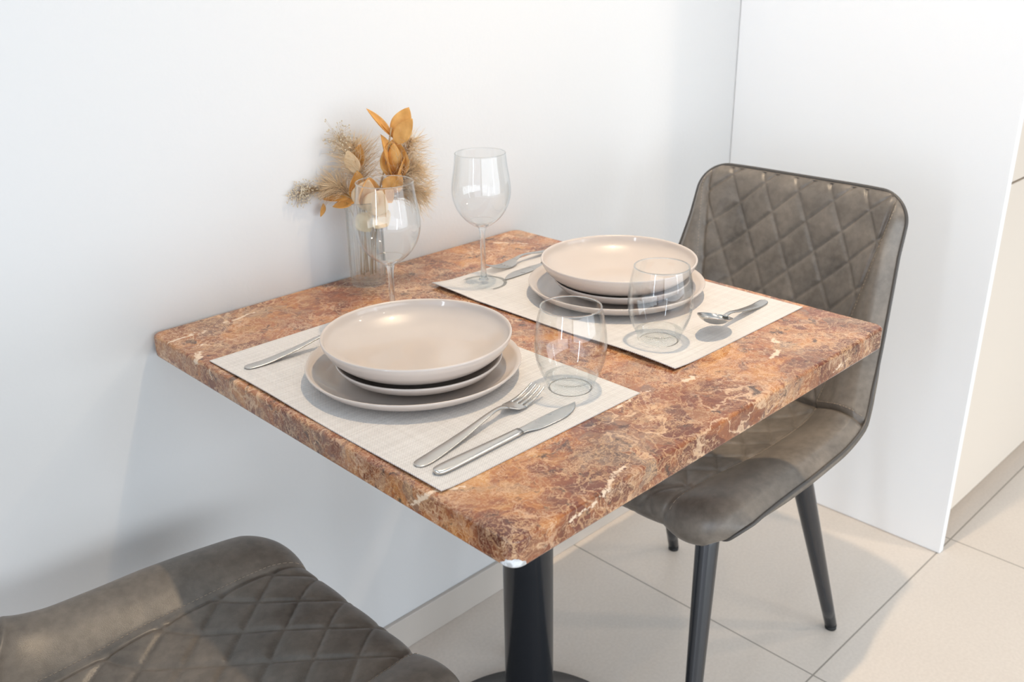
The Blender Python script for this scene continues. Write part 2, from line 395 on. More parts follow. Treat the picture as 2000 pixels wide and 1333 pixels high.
def spline(pts, n=8):
    """Catmull-Rom through tuples"""
    P = [np.array(p, float) for p in pts]; P = [2*P[0]-P[1]] + P + [2*P[-1]-P[-2]]; out = []
    for i in range(1, len(P)-2):
        for k in range(n):
            t = k/n
            out.append(0.5*((2*P[i]) + (-P[i-1]+P[i+1])*t + (2*P[i-1]-5*P[i]+4*P[i+1]-P[i+2])*t*t + (-P[i-1]+3*P[i]-3*P[i+1]+P[i+2])*t**3))
    out.append(P[-2]); return out
def tube_bm(bm, pts, rad, seg=8, cap=True):
    """tube along pts; rad scalar or list"""
    pts = [Vector(p) for p in pts]; n = len(pts)
    rr = [rad]*n if isinstance(rad, (int, float)) else rad
    t0 = (pts[1]-pts[0]).normalized(); up = Vector((0, 0, 1)) if abs(t0.z) < 0.9 else Vector((1, 0, 0))
    u = t0.cross(up).normalized(); rings = []
    for i in range(n):
        t = (pts[min(i+1, n-1)]-pts[max(i-1, 0)]).normalized()
        u = (u - t*u.dot(t)).normalized(); v = t.cross(u)
        rings.append([bm.verts.new(pts[i] + (u*math.cos(2*PI*k/seg) + v*math.sin(2*PI*k/seg))*rr[i]) for k in range(seg)])
    for A, B in zip(rings[:-1], rings[1:]):
        for k in range(seg): bm.faces.new((A[k], A[(k+1) % seg], B[(k+1) % seg], B[k]))
    if cap: bm.faces.new(rings[0]); bm.faces.new(rings[-1])
def grid_bm(bm, G, close_u=False):
    """G[i][j] -> Vector grid"""
    V = [[bm.verts.new(p) for p in row] for row in G]
    for i in range(len(V)-1):
        for j in range(len(V[0])-1): bm.faces.new((V[i][j], V[i+1][j], V[i+1][j+1], V[i][j+1]))
        if close_u: bm.faces.new((V[i][-1], V[i+1][-1], V[i+1][0], V[i][0]))
    return V

# ------------------------------------------------------------------ the setting
XW = 1.382
box('wall_back', -3.6, 4.2, 0.0, 0.12, 0, CEIL, M_WALL, kind='structure')
box('floor', -3.6, 4.2, -4.6, 0.12, -0.08, 0.0, M_FLOOR, kind='structure')
M_SKIRT = plain('grey_beige_skirting_tile', (0.56, 0.51, 0.46), 0.34)
box('baseboard_back', -3.6, XW-0.001, -0.009, 0.0, 0.0, 0.071, M_SKIRT, kind='structure', bev=0.0015)

# tall kitchen unit on the right, its white side panel facing the table
kc = thing('tall_cabinet', 'tall kitchen cabinet with white side panel and cream handleless doors, right of the table', 'cabinet', (XW, -0.3, 0))
def cbox(name, x0, x1, y0, y1, z0, z1, m, label=None, bev=0.0008):
    bm = bmesh.new(); box_bm(bm, x0-XW, x1-XW, y0+0.3, y1+0.3, z0, z1, bev, 1)
    o = from_bm(name, bm, m, kc, smooth=False)
    if label: o['label'] = label
    return o
cbox('side_panel', XW, XW+0.018, -0.600, -0.001, 0.001, 2.40, M_PANEL, 'white side panel')
cbox('carcass', XW+0.0185, 3.4, -0.555, -0.001, 0.062, 2.40, M_DOOR)
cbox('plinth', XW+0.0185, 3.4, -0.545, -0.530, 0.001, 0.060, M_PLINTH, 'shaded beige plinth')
for x0, x1 in ((XW+0.020, 1.998), (2.002, 2.6), (2.604, 3.2)):
    cbox('door', x0, x1, -0.578, -0.557, 0.062, 0.795, M_DOOR, 'cream lower door')
    cbox('door', x0, x1, -0.578, -0.557, 0.800, 2.10, M_DOOR, 'cream upper door')

# ------------------------------------------------------------------ table
H = 0.7609; TH = 0.0322
tb = thing('dining_table', 'square brown marble dining table on black pedestal, against the wall', 'table', (0, 0, 0))
bm = bmesh.new()
r0, seg = 0.006, 6
def rr_outline(x0, x1, y0, y1, r, n=8):
    pts = []
    for cx, cy, a0 in ((x1-r, y1-r, 0), (x0+r, y1-r, 90), (x0+r, y0+r, 180), (x1-r, y0+r, 270)):
        for k in range(n+1):
            a = math.radians(a0 + 90*k/n); pts.append((cx+r*math.cos(a), cy+r*math.sin(a)))
    return pts
lay = []
er = 0.0045
for k in range(5):
    a = PI/2*k/4; lay.append((er*(1-math.sin(a)) , H-TH+er*(1-math.cos(a))))
lay = [(er*(1-math.sin(PI/2*k/4)), H-TH+er-er*math.cos(PI/2*k/4)) for k in range(5)] + \
      [(er*(1-math.cos(PI/2*k/4)), H-er+er*math.sin(PI/2*k/4)) for k in range(5)]
rings = []
for inset, z in lay:
    ol = rr_outline(inset, 0.6968-inset, -0.7029+inset, -0.002-inset, 0.014-inset*0.6)
    rings.append([bm.verts.new((x, y, z)) for x, y in ol])
for A, B in zip(rings[:-1], rings[1:]):
    for k in range(len(A)): bm.faces.new((A[k], A[(k+1) % len(A)], B[(k+1) % len(A)], B[k]))
bm.faces.new(rings[0][::-1]); bm.faces.new(rings[-1])
top = from_bm('tabletop', bm, M_MARBLE, tb, smooth=False); top['label'] = 'brown marble top with tan and white veins'
PC = (0.364, -0.355)
o = lathe('column', [(0, 0.012), (0.038, 0.012), (0.038, 0.70), (0.046, 0.722), (0.0, 0.722)], M_BLACK, tb, 64, loc=(PC[0], PC[1], 0))
for p in o.data.polygons: p.use_smooth = abs(p.normal.z) < 0.7
o = lathe('base_plate', [(0, 0.0), (0.186, 0.0), (0.188, 0.002), (0.188, 0.010), (0.185, 0.013), (0.0, 0.0135)], M_BLACK, tb, 128, loc=(PC[0], PC[1], 0))
bm = bmesh.new()
box_bm(bm, PC[0]-0.15, PC[0]+0.15, PC[1]-0.03, PC[1]+0.03, 0.7222, H-TH, 0.001, 1)
box_bm(bm, PC[0]-0.03, PC[0]+0.03, PC[1]-0.15, PC[1]+0.15, 0.7222, H-TH, 0.001, 1)
from_bm('mounting_bracket', bm, M_BLACK, tb, smooth=False)

# ------------------------------------------------------------------ placemats
def placemat(name, x0, x1, y0, y1, label, curl):
    bm = bmesh.new(); nx, ny = 40, 60; th = 0.0011
    cx, cy = (x0+x1)/2, (y0+y1)/2
    def hz(i, j):
        u, v = i/nx, j/ny
        return curl(u, v)
    top_, bot_ = [], []
    for i in range(nx+1):
        x = x0+(x1-x0)*i/nx-cx
        top_.append([Vector((x, y0+(y1-y0)*j/ny-cy, th+0.0003+hz(i, j))) for j in range(ny+1)])
        bot_.append([Vector((x, y0+(y1-y0)*j/ny-cy, 0.0003+hz(i, j))) for j in range(ny+1)])
    A = grid_bm(bm, top_); B = grid_bm(bm, bot_)
    def side(a, b):
        for k in range(len(a)-1): bm.faces.new((a[k], a[k+1], b[k+1], b[k]))
    side(A[0], B[0]); side(A[-1], B[-1]); side([r[0] for r in A], [r[0] for r in B]); side([r[-1] for r in A], [r[-1] for r in B])
    o = from_bm(name, bm, M_MAT, None, smooth=False); o.location = (cx, cy, H)
    tag(o, label, 'placemat', 'woven placemats on the marble table')
    return o
# u across x (0 = near left edge), v along y (1 = wall side)
placemat('placemat', 0.0095, 0.3070, -0.5965, -0.150,
         'cream woven placemat at the nearer left place, beside the table edge',
         lambda u, v: 0.0020*max(0, (0.10-u)/0.10)**1.5*(0.5+0.5*math.sin(v*9+1.2)))
placemat('placemat', 0.3845, 0.6815, -0.588, -0.1355,
         'cream woven placemat at the far right place, edge curling toward the first one',
         lambda u, v: 0.0052*max(0, (0.16-u)/0.16)**1.6*(0.30+0.70*max(0, math.sin(v*7.5+0.4))))
ZM = H+0.0014

# ------------------------------------------------------------------ plates and bowls
def plate_prof(R, h, foot, th, well, lip):
    """coupe plate: flat well then upturned rim; returns closed profile"""
    top_, bot_ = [], []
    n = 18
    for k in range(n+1):
        r = R*k/n if k < n else R
        t = max(0.0, (r-well)/(R-well))
        z = th + (h-th)*(t**lip)
        top_.append((r, z))
    top_[-1] = (R-0.0012, h)
    # rounded rim
    rim = [(R-0.0002, h-0.0006), (R, h-0.0016), (R-0.0007, h-0.0030)]
    for k in range(n, 0, -1):
        r = (R-0.002)*k/n
        t = max(0.0, (r-well)/(R-well))
        z = (h-th-0.0006)*(t**lip)
        if k == n: continue
        if r < foot-0.004: z = 0.0012
        elif r < foot+0.001: z = 0.0
        else: z = max(z, 0.0014)
        bot_.append((r, z))
    return top_ + rim + bot_ + [(0, 0.0012)]
def bowl_prof(R, h, foot, th):
    ctl_out = [(foot, 0.0), (foot+0.010, 0.0040), (R*0.78, 0.0145), (R*0.915, 0.0255), (R*0.978, h*0.80), (R, h-0.002)]
    out_ = spline(ctl_out, 5)
    ctl_in = [(R-0.0030, h-0.0014), (R*0.945, h*0.76), (R*0.870, 0.0255), (R*0.72, 0.0165), (R*0.47, 0.0100), (0.0, 0.0085)]
    in_ = spline(ctl_in, 5)
    p = [(0, 0.0022), (foot-0.006, 0.0022), (foot-0.004, 0.0)] + [tuple(q) for q in out_] + [(R-0.0004, h-0.0004), (R-0.0015, h)] + [tuple(q) for q in in_]
    p[-1] = (0.0, 0.0085)
    return p
def place_setting(c, which, b_off=(0, 0)):
    lab = {'near': 'of the nearer left stack', 'far': 'of the far right stack'}[which]
    zb = ZM+0.0002
    o = lathe('dinner_plate', plate_prof(0.1285, 0.0205, 0.075, 0.0055, 0.094, 1.5), M_CERAMIC, None, 128)
    o.location = (c[0], c[1], zb); tag(o, 'wide greige dinner plate, lowest ' + lab, 'plate', 'dinner plates')
    z1 = zb+0.0057
    o = lathe('side_plate', plate_prof(0.0990, 0.0225, 0.058, 0.0055, 0.060, 1.6), M_CERAMIC, None, 128)
    o.location = (c[0]+0.001, c[1]-0.009, z1); tag(o, 'small greige side plate, middle ' + lab, 'plate', 'side plates')
    z2 = z1+0.0057
    o = lathe('pasta_bowl', bowl_prof(0.1130, 0.0440, 0.050, 0.005), M_CERAMIC, None, 128)
    o.location = (c[0]+0.003+b_off[0], c[1]-0.006+b_off[1], z2); tag(o, 'wide shallow greige bowl, topmost ' + lab, 'bowl', 'shallow bowls')
place_setting((0.163, -0.368), 'near', (0.0, 0.002))
place_setting((0.5515, -0.357), 'far', (-0.003, 0.002))

# ------------------------------------------------------------------ cutlery (local: +x towards the tip, z up, resting on z=0)
def strip(bm, prof, crown=0.25, th=0.0018, n_w=7, dish=None):
    """prof: list of (x, z_center, half_width, yc). solid strip with rounded edges"""
    G = []
    for (x, z, w, yc) in prof:
        ring = []
        for k in range(n_w+1):
            s = -1+2*k/n_w; ring.append(Vector((x, yc+w*math.sin(s*PI/2), z+th*0.5*(0.35+0.65*math.cos(s*PI/2)) + (dish(x, s, w) if dish else 0))))
        for k in range(n_w, -1, -1):
            s = -1+2*k/n_w; ring.append(Vector((x, yc+w*math.sin(s*PI/2), z-th*0.5*(0.35+0.65*math.cos(s*PI/2)) + (dish(x, s, w) if dish else 0))))
        G.append(ring)
    V = grid_bm(bm, G, close_u=True)
    bm.faces.new(V[0]); bm.faces.new(V[-1])
def interp(tab, x):
    xs = [t[0] for t in tab]
    return [float(np.interp(x, xs, [t[i] for t in tab])) for i in range(1, len(tab[0]))]
def smooth_tab(tab, n=6): return [tuple(p) for p in spline(tab, n)]
CUT_GROUP = {'fork': 'forks', 'knife': 'knives', 'spoon': 'spoons'}
def handle_tab(x1, z1, w1):
    return [(0.0005, 0.0022, 0.0020), (0.0025, 0.0020, 0.0052), (0.008, 0.0018, 0.0072), (0.020, 0.0016, 0.0080), (0.060, 0.0024, 0.0066), (x1-0.03, (z1+0.003)/1.6, 0.0040), (x1, z1, w1)]
def make_fork(label):
    t = thing('dinner_fork', label, 'fork', group='forks')
    bm = bmesh.new()
    tab = smooth_tab([(0.0004, 0.0016, 0.0020), (0.003, 0.0014, 0.0058), (0.010, 0.0013, 0.0078), (0.030, 0.0016, 0.0080), (0.075, 0.0050, 0.0058), (0.115, 0.0102, 0.0034), (0.132, 0.0108, 0.0030), (0.145, 0.0078, 0.0052)])
    strip(bm, [(x, z, w, 0) for x, z, w in tab], th=0.0026)
    from_bm('handle', bm, M_STEEL, t)
    bm = bmesh.new()
    tab = smooth_tab([(0.1445, 0.0079, 0.0050), (0.150, 0.0058, 0.0092), (0.156, 0.0038, 0.0116), (0.164, 0.0026, 0.0123), (0.1665, 0.0025, 0.0123)])
    strip(bm, [(x, z, w, 0) for x, z, w in tab], th=0.0020)
    for yc in (-0.00985, -0.00328, 0.00328, 0.00985):
        tt = smooth_tab([(0.1655, 0.0025, 0.00245), (0.178, 0.0036, 0.0020), (0.192, 0.0068, 0.0016), (0.203, 0.0108, 0.0011), (0.2045, 0.0114, 0.0005)], 4)
        strip(bm, [(x, z, w, yc*(1-0.10*(x-0.1655)/0.04)) for x, z, w in tt], th=0.0020, n_w=4)
    from_bm('tines', bm, M_STEEL, t)
    return t
def make_knife(label):
    t = thing('table_knife', label, 'knife', group='knives')
    bm = bmesh.new()
    tab = smooth_tab([(0.0004, 0.0030, 0.0020), (0.003, 0.0030, 0.0056), (0.010, 0.0030, 0.0074), (0.030, 0.0030, 0.0076), (0.080, 0.0030, 0.0062), (0.118, 0.0030, 0.0054)])
    strip(bm, [(x, z, w, 0) for x, z, w in tab], th=0.0056)
    from_bm('handle', bm, M_STEEL, t)
    bm = bmesh.new()
    bl = smooth_tab([(0.1175, 0.0030, 0.0052, 0.0), (0.127, 0.0022, 0.0062, 0.0), (0.140, 0.0014, 0.0088, -0.001), (0.160, 0.0012, 0.0098, -0.0012),
                     (0.180, 0.0012, 0.0094, -0.0010), (0.196, 0.0012, 0.0066, 0.0012), (0.207, 0.0012, 0.0026, 0.0042), (0.2105, 0.0012, 0.0006, 0.0060)])
    strip(bm, [(x, z, w, yc) for x, z, w, yc in bl], th=0.0018)
    b = from_bm('blade', bm, M_STEEL, t)
    for k, (xa, bend) in enumerate(((0.150, -1), (0.166, 1))):
        bm = bmesh.new()
        pts = [(xa+bend*0.006*math.cos(a), 0.0075*math.sin(a)-0.001, 0.0021) for a in np.linspace(-0.9 if k == 0 else 0.2, 0.9 if k == 0 else 1.3, 8)]
        tube_bm(bm, pts, 0.00035, 6); from_bm('blade_groove', bm, M_STEEL, b)
    return t
def make_spoon(label):
    t = thing('table_spoon', label, 'spoon', group='spoons')
    bm = bmesh.new()
    tab = smooth_tab([(0.0004, 0.0016, 0.0020), (0.003, 0.0014, 0.0058), (0.010, 0.0013, 0.0074), (0.030, 0.0020, 0.0074), (0.070, 0.0080, 0.0056), (0.104, 0.0150, 0.0034), (0.122, 0.0150, 0.0034)])
    strip(bm, [(x, z, w, 0) for x, z, w in tab], th=0.0026)
    from_bm('handle', bm, M_STEEL, t)
    bm = bmesh.new(); G = []; G2 = []
    Lb, Wb, D = 0.062, 0.0205, 0.0105; nx, ny = 20, 14
    for i in range(nx+1):
        u = -math.cos(PI*i/nx); x = 0.119+Lb*(u+1)/2
        w = Wb*math.sqrt(max(0.0, 1-u*u))*(1+0.10*(-u))
        w = max(w, 0.0008)
        row, row2 = [], []
        for j in range(ny+1):
            s = -1+2*j/ny; y = w*math.sin(s*PI/2)
            d = D*(max(0.0, 1-u*u))**0.6*(1-(y/max(w, 1e-6))**2)
            zr = 0.0150+(x-0.119)*0.30
            row.append(Vector((x, y, zr-d))); row2.append(Vector((x, y, zr-d-0.0013)))
        G.append(row); G2.append(row2)
    A = grid_bm(bm, G); B = grid_bm(bm, G2)
    def side(a, b):
        for k in range(len(a)-1): bm.faces.new((a[k], a[k+1], b[k+1], b[k]))
    side(A[0], B[0]); side(A[-1], B[-1]); side([r[0] for r in A], [r[0] for r in B]); side([r[-1] for r in A], [r[-1] for r in B])
    from_bm('bowl', bm, M_STEEL, t)
    return t
def put(t, hx, hy, tx, ty, z=ZM+0.0003):
    t.location = (hx, hy, z); t.rotation_euler = (0, 0, math.atan2(ty-hy, tx-hx))
fk = make_fork('steel fork beside the knife, in front of the nearer left plates'); put(fk, 0.0215, -0.5437, 0.2240, -0.5150)
kn = make_knife('steel knife at the front of the nearer left placemat'); put(kn, 0.0246, -0.5685, 0.2330, -0.5675)
sp1 = make_spoon('steel spoon handle at the wall side of the nearer left plates'); put(sp1, 0.0270, -0.2060, 0.1512, -0.2190)
f2 = dup(fk, (0.689, -0.150, ZM+0.0003), PI+0.02, 'steel fork by the wall, behind the far right plates')
k2 = dup(kn, (0.688, -0.187, ZM+0.0003), PI+0.035, 'steel knife behind the far right plates, blade by the wine glass foot')
s2 = dup(sp1, (0.664, -0.5385, ZM+0.0003), PI+0.10, 'steel spoon right of the far tumbler on the right placemat')

# ------------------------------------------------------------------ tumblers
def make_tumbler(label, loc):
    t = thing('tumbler', label, 'glass', loc, group='stemless tumblers')
    hh = 0.1005
    out_ = spline([(0.0290, 0.0100), (0.0340, 0.0200), (0.0395, 0.0360), (0.0415, 0.0530), (0.0402, 0.0740), (0.0366, 0.0930), (0.0348, hh-0.0008)], 8)
    in_ = [(r-0.0013, z) for r, z in reversed(out_)]
    prof = [tuple(q) for q in out_] + [(0.03435, hh), (0.0338, hh-0.0001)] + in_
    lathe('glass_wall', prof, M_GLASS, t, 96)
    # heavy base, hollowed underneath
    lathe('base', [(0.0, 0.0016), (0.018, 0.0014), (0.0235, 0.0), (0.0255, 0.0), (0.0275, 0.0022), (0.0292, 0.0105), (0.0302, 0.0140), (0.0288, 0.0150), (0.0240, 0.0108), (0.012, 0.0088), (0.0, 0.0084)], M_BASE, t, 96)
    lathe('rim', [(0.0345+0.0009*math.cos(a), hh-0.0005+0.0009*math.sin(a)) for a in np.linspace(0, 2*PI, 9)[:-1]], M_SOLID, t, 96, closed=True)
    return t
tu = make_tumbler('clear barrel shaped tumbler on the nearer placemat, beside the fork tines', (0.2635, -0.529, ZM))
dup(tu, (0.4475, -0.5155, ZM), 0.7, 'clear barrel shaped tumbler on the far placemat, in front of the far bowl')

# ------------------------------------------------------------------ wine glasses
def make_wine(label, loc):
    t = thing('wine_glass', label, 'wine glass', loc, group='stemmed wine glasses')
    hh = 0.199
    out_ = spline([(0.0050, 0.0870), (0.0130, 0.0910), (0.0270, 0.1020), (0.0380, 0.1180), (0.0435, 0.1370), (0.0430, 0.1560), (0.0395, 0.1780), (0.0372, hh-0.0008)], 8)
    in_ = [(max(r-0.0010, 0.0), z+(0.0030 if r < 0.02 else 0.0)) for r, z in reversed(out_)]
    prof = [tuple(q) for q in out_] + [(0.0368, hh), (0.0363, hh-0.0001)] + in_ + [(0.0, 0.0895)]
    lathe('bowl', prof, M_GLASS, t, 96)
    st = spline([(0.0078, 0.0052), (0.0050, 0.0120), (0.0040, 0.0250), (0.0038, 0.0500), (0.0040, 0.0750), (0.0062, 0.0868), (0.0102, 0.0905)], 6)
    lathe('stem', [(0.0, 0.0045)] + [tuple(q) for q in st] + [(0.0, 0.0910)], M_SOLID, t, 32)
    lathe('foot', [(0.0, 0.0008), (0.030, 0.0), (0.0350, 0.0), (0.0356, 0.0010), (0.0350, 0.0018), (0.025, 0.0026), (0.013, 0.0042), (0.0070, 0.0066), (0.0, 0.0068)], M_FOOT, t, 96)
    lathe('rim', [(0.0368+0.0006*math.cos(a), hh-0.0005+0.0006*math.sin(a)) for a in np.linspace(0, 2*PI, 9)[:-1]], M_SOLID, t, 96, closed=True)
    return t
wg = make_wine('clear wine glass in front of the dried flower vase, behind the nearer bowl', (0.2450, -0.2220, H+0.0002))
dup(wg, (0.4470, -0.1840, ZM), 0.4, 'clear wine glass on the corner of the far placemat')

# ------------------------------------------------------------------ vase with dried flowers
VC = Vector((0.330, -0.050, H+0.0002))
va = thing('glass_vase', 'small clear fluted glass vase of dried flowers, against the wall', 'vase', VC)
def fluted(name, zs, rf, m, parent, amp=0.0016, nfl=18, seg=128):
    bm = bmesh.new(); G = []
    for z, r in zip(zs, rf):
        G.append([Vector(((r+amp*math.cos(nfl*2*PI*k/seg))*math.cos(2*PI*k/seg), (r+amp*math.cos(nfl*2*PI*k/seg))*math.sin(2*PI*k/seg), z)) for k in range(seg)])
    V = grid_bm(bm, G, close_u=True)
    return bm, V
zo = [0.010, 0.03, 0.06, 0.09, 0.115, 0.127, 0.130]; ro = [0.0262, 0.0262, 0.0260, 0.0258, 0.0258, 0.0266, 0.0270]
bm, V1 = fluted('glass_wall', zo, ro, M_VASE, va)
G = []
for z, r in zip(zo[::-1], ro[::-1]):
    G.append([bm.verts.new(((r-0.0018)*math.cos(2*PI*k/128), (r-0.0018)*math.sin(2*PI*k/128), z)) for k in range(128)])
for A, B in [(V1[-1], G[0])] + list(zip(G[:-1], G[1:])):
    for k in range(128): bm.faces.new((A[k], A[(k+1) % 128], B[(k+1) % 128], B[k]))
from_bm('glass_wall', bm, M_VASE, va)
lathe('base', [(0, 0.001), (0.022, 0.0), (0.0255, 0.0), (0.0265, 0.003), (0.0265, 0.0105), (0.0245, 0.0115), (0.0, 0.0095)], M_FOOT, va, 96)

# local frame of the bouquet: a = along the picture's width, h = height over the tabletop, d = depth
RA = Vector((0.714, -0.700, 0)); RD = Vector((0.700, 0.714, 0))
def BP(a, h, d=0.0): return VC + RA*a + RD*d + Vector((0, 0, h))
def rel(pts, c): return [Vector(p)-c for p in pts]
def leaf_bm(bm, base, tip, width, cup=0.5, bend=0.0, side=None, n=12, wn=8, th=0.0004):
    """cupped leaf between base and tip. side = direction the concave face looks to"""
    base, tip = Vector(base), Vector(tip); ax = tip-base; Ln = ax.length; ax.normalize()
    f = Vector(side if side else -RD); f = (f-ax*f.dot(ax)).normalized(); w = ax.cross(f)
    G, G2 = [], []
    for i in range(n+1):
        u = i/n; hw = width*0.5*(math.sin(PI*min(1, u*0.97+0.03))**0.75)*(1.15-0.35*u)
        hw = max(hw, 0.0002)
        c = base+ax*(Ln*u)+f*(bend*Ln*(u*u-u*0.2))
        row, row2 = [], []
        for j in range(wn+1):
            s = -1+2*j/wn; ang = s*cup*PI/2
            px = hw*math.sin(ang)/max(math.sin(cup*PI/2), 0.2); pf = hw*(1-math.cos(ang))*1.0
            row.append(c+w*px+f*pf); row2.append(c+w*px+f*(pf-th))
        G.append(row); G2.append(row2)
    A = grid_bm(bm, G); B = grid_bm(bm, G2)
    for a, b in ((A[0], B[0]), (A[-1], B[-1]), ([r[0] for r in A], [r[0] for r in B]), ([r[-1] for r in A], [r[-1] for r in B])):
        for k in range(len(a)-1): bm.faces.new((a[k], a[k+1], b[k+1], b[k]))
def plant(name, label, cat, base, group=None): return thing(name, label, cat, base, group=group)
MOUTH = 0.128
def part(name, bm, m, t):
    bmesh.ops.translate(bm, vec=-t.location, verts=bm.verts)
    return from_bm(name, bm, m, t)

# 1. tall ochre leaf branch
T = plant('dried_leaf_branch', 'dried branch with large ochre curled leaves, tallest in the vase', 'dried flower', BP(0.004, 0.012, 0.0))
bm = bmesh.new()
tube_bm(bm, [tuple(p) for p in spline([BP(0.004, 0.013), BP(0.010, 0.07, 0.0), BP(0.024, 0.135, -0.004), BP(0.040, 0.19, -0.004), BP(0.050, 0.236, -0.003)], 6)], 0.0013, 8)
part('stem', bm, M_STEM, T)
LV = [  # base(a,h,d), tip(a,h,d), width, cup, bend, concave side in (a,h,d)
    ((0.050, 0.222, 0.000), (0.014, 0.262, -0.006), 0.010, 0.85, 0.10, (0.7, 0.7, -0.5)),
    ((0.051, 0.222, 0.002), (0.020, 0.254, 0.008), 0.008, 0.80, 0.05, (0.7, 0.7, -0.3)),
    ((0.052, 0.220, 0.000), (0.076, 0.264, -0.002), 0.021, 0.45, 0.10, (0.2, 0.0, 1.0)),
    ((0.054, 0.214, -0.004), (0.083, 0.250, -0.012), 0.018, 0.35, 0.05, (-0.1, 0.2, -1.0)),
    ((0.050, 0.160, -0.004), (0.036, 0.228, -0.010), 0.019, 0.80, -0.02, (0.9, 0.0, -0.5)),
    ((0.052, 0.160, 0.000), (0.054, 0.222, -0.002), 0.030, 0.70, 0.00, (0.0, 0.1, -1.0)),
    ((0.052, 0.165, -0.004), (0.053, 0.214, -0.014), 0.017, 0.60, 0.10, (0.0, 0.0, 1.0)),
    ((0.052, 0.155, -0.002), (0.070, 0.200, -0.002), 0.019, 0.80, 0.00, (-0.9, 0.2, -0.5)),
    ((0.036, 0.145, -0.006), (0.062, 0.172, -0.014), 0.022, 0.50, 0.10, (0.0, -0.5, -1.0)),
    ((0.030, 0.150, -0.008), (0.046, 0.128, -0.014), 0.018, 0.50, 0.20, (0.0, 0.4, -1.0)),
]
def leaf_obj(T, spec, m, label=None):
    b_, t_, w_, cup, bend, sd = spec; w_ *= 1.45
    bm = bmesh.new(); side = RA*sd[0]+Vector((0, 0, sd[1]))+RD*sd[2]
    leaf_bm(bm, BP(*b_), BP(*t_), w_, cup, bend, side)
    o = part('leaf', bm, m, T)
    if label: o['label'] = label
for sp in LV: leaf_obj(T, sp, M_LEAF)
# 2. lower branch of cream and tan leaves
T = plant('dried_leaf_sprig', 'dried sprig of cream and tan leaves at the vase mouth, left side', 'dried flower', BP(-0.006, 0.012, -0.004))
bm = bmesh.new()
tube_bm(bm, [tuple(p) for p in spline([BP(-0.006, 0.013, -0.004), BP(0.0, 0.07, -0.006), BP(0.004, 0.13, -0.008), BP(0.004, 0.165, -0.010)], 6)], 0.0011, 8)
tube_bm(bm, [tuple(p) for p in spline([BP(0.003, 0.12, -0.008), BP(-0.020, 0.138, -0.010), BP(-0.046, 0.142, -0.006), BP(-0.062, 0.136, -0.004)], 6)], 0.0007, 6)
part('stem', bm, M_STEM, T)
LC = [
    ((0.000, 0.126, -0.010), (0.012, 0.170, -0.016), 0.030, 0.75, 0.10, (0.8, 0.1, -0.6), M_LEAF),
    ((0.004, 0.118, -0.014), (0.016, 0.165, -0.020), 0.030, 0.55, 0.05, (-0.2, 0.2, -1.0), M_CREAM),
    ((0.014, 0.112, -0.018), (0.034, 0.150, -0.022), 0.027, 0.40, 0.12, (0.1, 0.3, -1.0), M_CREAM),
    ((-0.006, 0.112, -0.012), (0.012, 0.086, -0.018), 0.022, 0.50, 0.15, (0.0, 0.3, -1.0), M_CREAM),
    ((0.020, 0.112, -0.014), (0.038, 0.094, -0.016), 0.024, 0.50, 0.15, (0.0, 0.4, -1.0), M_CREAM),
    ((-0.006, 0.170, 0.000), (-0.014, 0.206, -0.004), 0.018, 0.40, 0.10, (-0.4, 0.1, -1.0), M_CREAM),
    ((-0.004, 0.176, 0.002), (0.004, 0.212, 0.004), 0.016, 0.60, 0.10, (-0.4, 0.1, -1.0), M_LEAF),
    ((-0.008, 0.128, -0.004), (-0.004, 0.176, -0.006), 0.020, 0.70, 0.05, (0.5, 0.2, -1.0), M_LEAF),
    ((-0.016, 0.136, -0.010), (-0.056, 0.132, -0.012), 0.013, 0.60, 0.10, (0.0, 1.0, -0.5), M_LEAF),
    ((-0.010, 0.130, -0.012), (-0.042, 0.122, -0.014), 0.014, 0.50, 0.10, (0.0, 1.0, -0.6), M_LEAF),
    ((-0.058, 0.126, -0.004), (-0.066, 0.108, -0.006), 0.009, 0.70, 0.20, (1.0, 0.2, -0.3), M_LEAF),
]
for s in LC: leaf_obj(T, s[:6], s[6], 'cream leaf' if s[6] is M_CREAM else 'ochre leaf')

# 3. feathery plumes
def plume(label, pts, spreadw, n, length, seed, m=M_PLUME, group='feathery dried plumes'):
    rnd = random.Random(seed)
    P = [tuple(q) for q in spline(pts, 8)]
    T = plant('dried_plume', label, 'dried flower', Vector(P[0]), group)
    bm = bmesh.new(); tube_bm(bm, P, [0.0010-0.0006*i/len(P) for i in range(len(P))], 6); part('stem', bm, M_STEM, T)
    bm = bmesh.new(); K = len(P); i0 = int(K*0.52)
    for k in range(n):
        t = rnd.random(); i = i0+int((K-2-i0)*t); p = Vector(P[i]); ax = (Vector(P[min(i+1, K-1)])-Vector(P[i-1])).normalized()
        dirv = Vector((rnd.gauss(0, 1), rnd.gauss(0, 1), rnd.gauss(0, 1))); dirv = (dirv-ax*dirv.dot(ax)).normalized()
        ln = length*(0.5+0.6*rnd.random())*(0.55+0.9*math.sin(PI*min(1, t*0.8+0.2)))
        q0 = p; d = (ax*(0.9)+dirv*(0.55+spreadw*rnd.random())).normalized(); cur = d; pts_ = [q0]
        for s in range(5):
            cur = (cur+Vector((rnd.gauss(0, .14), rnd.gauss(0, .14), rnd.gauss(0, .12)-0.05))).normalized()
            pts_.append(pts_[-1]+cur*ln/5)
        tube_bm(bm, pts_, [0.00030, 0.00028, 0.00025, 0.00022, 0.00018, 0.00010], 3, cap=False)
    o = part('feathers', bm, m, T)
    return T
plume('feathery tan plume leaning right in the vase', [BP(0.006, 0.013, 0.004), BP(0.012, 0.08, 0.004), BP(0.034, 0.135, 0.006), BP(0.062, 0.165, 0.006), BP(0.088, 0.180, 0.004)], 1.0, 620, 0.042, 1)
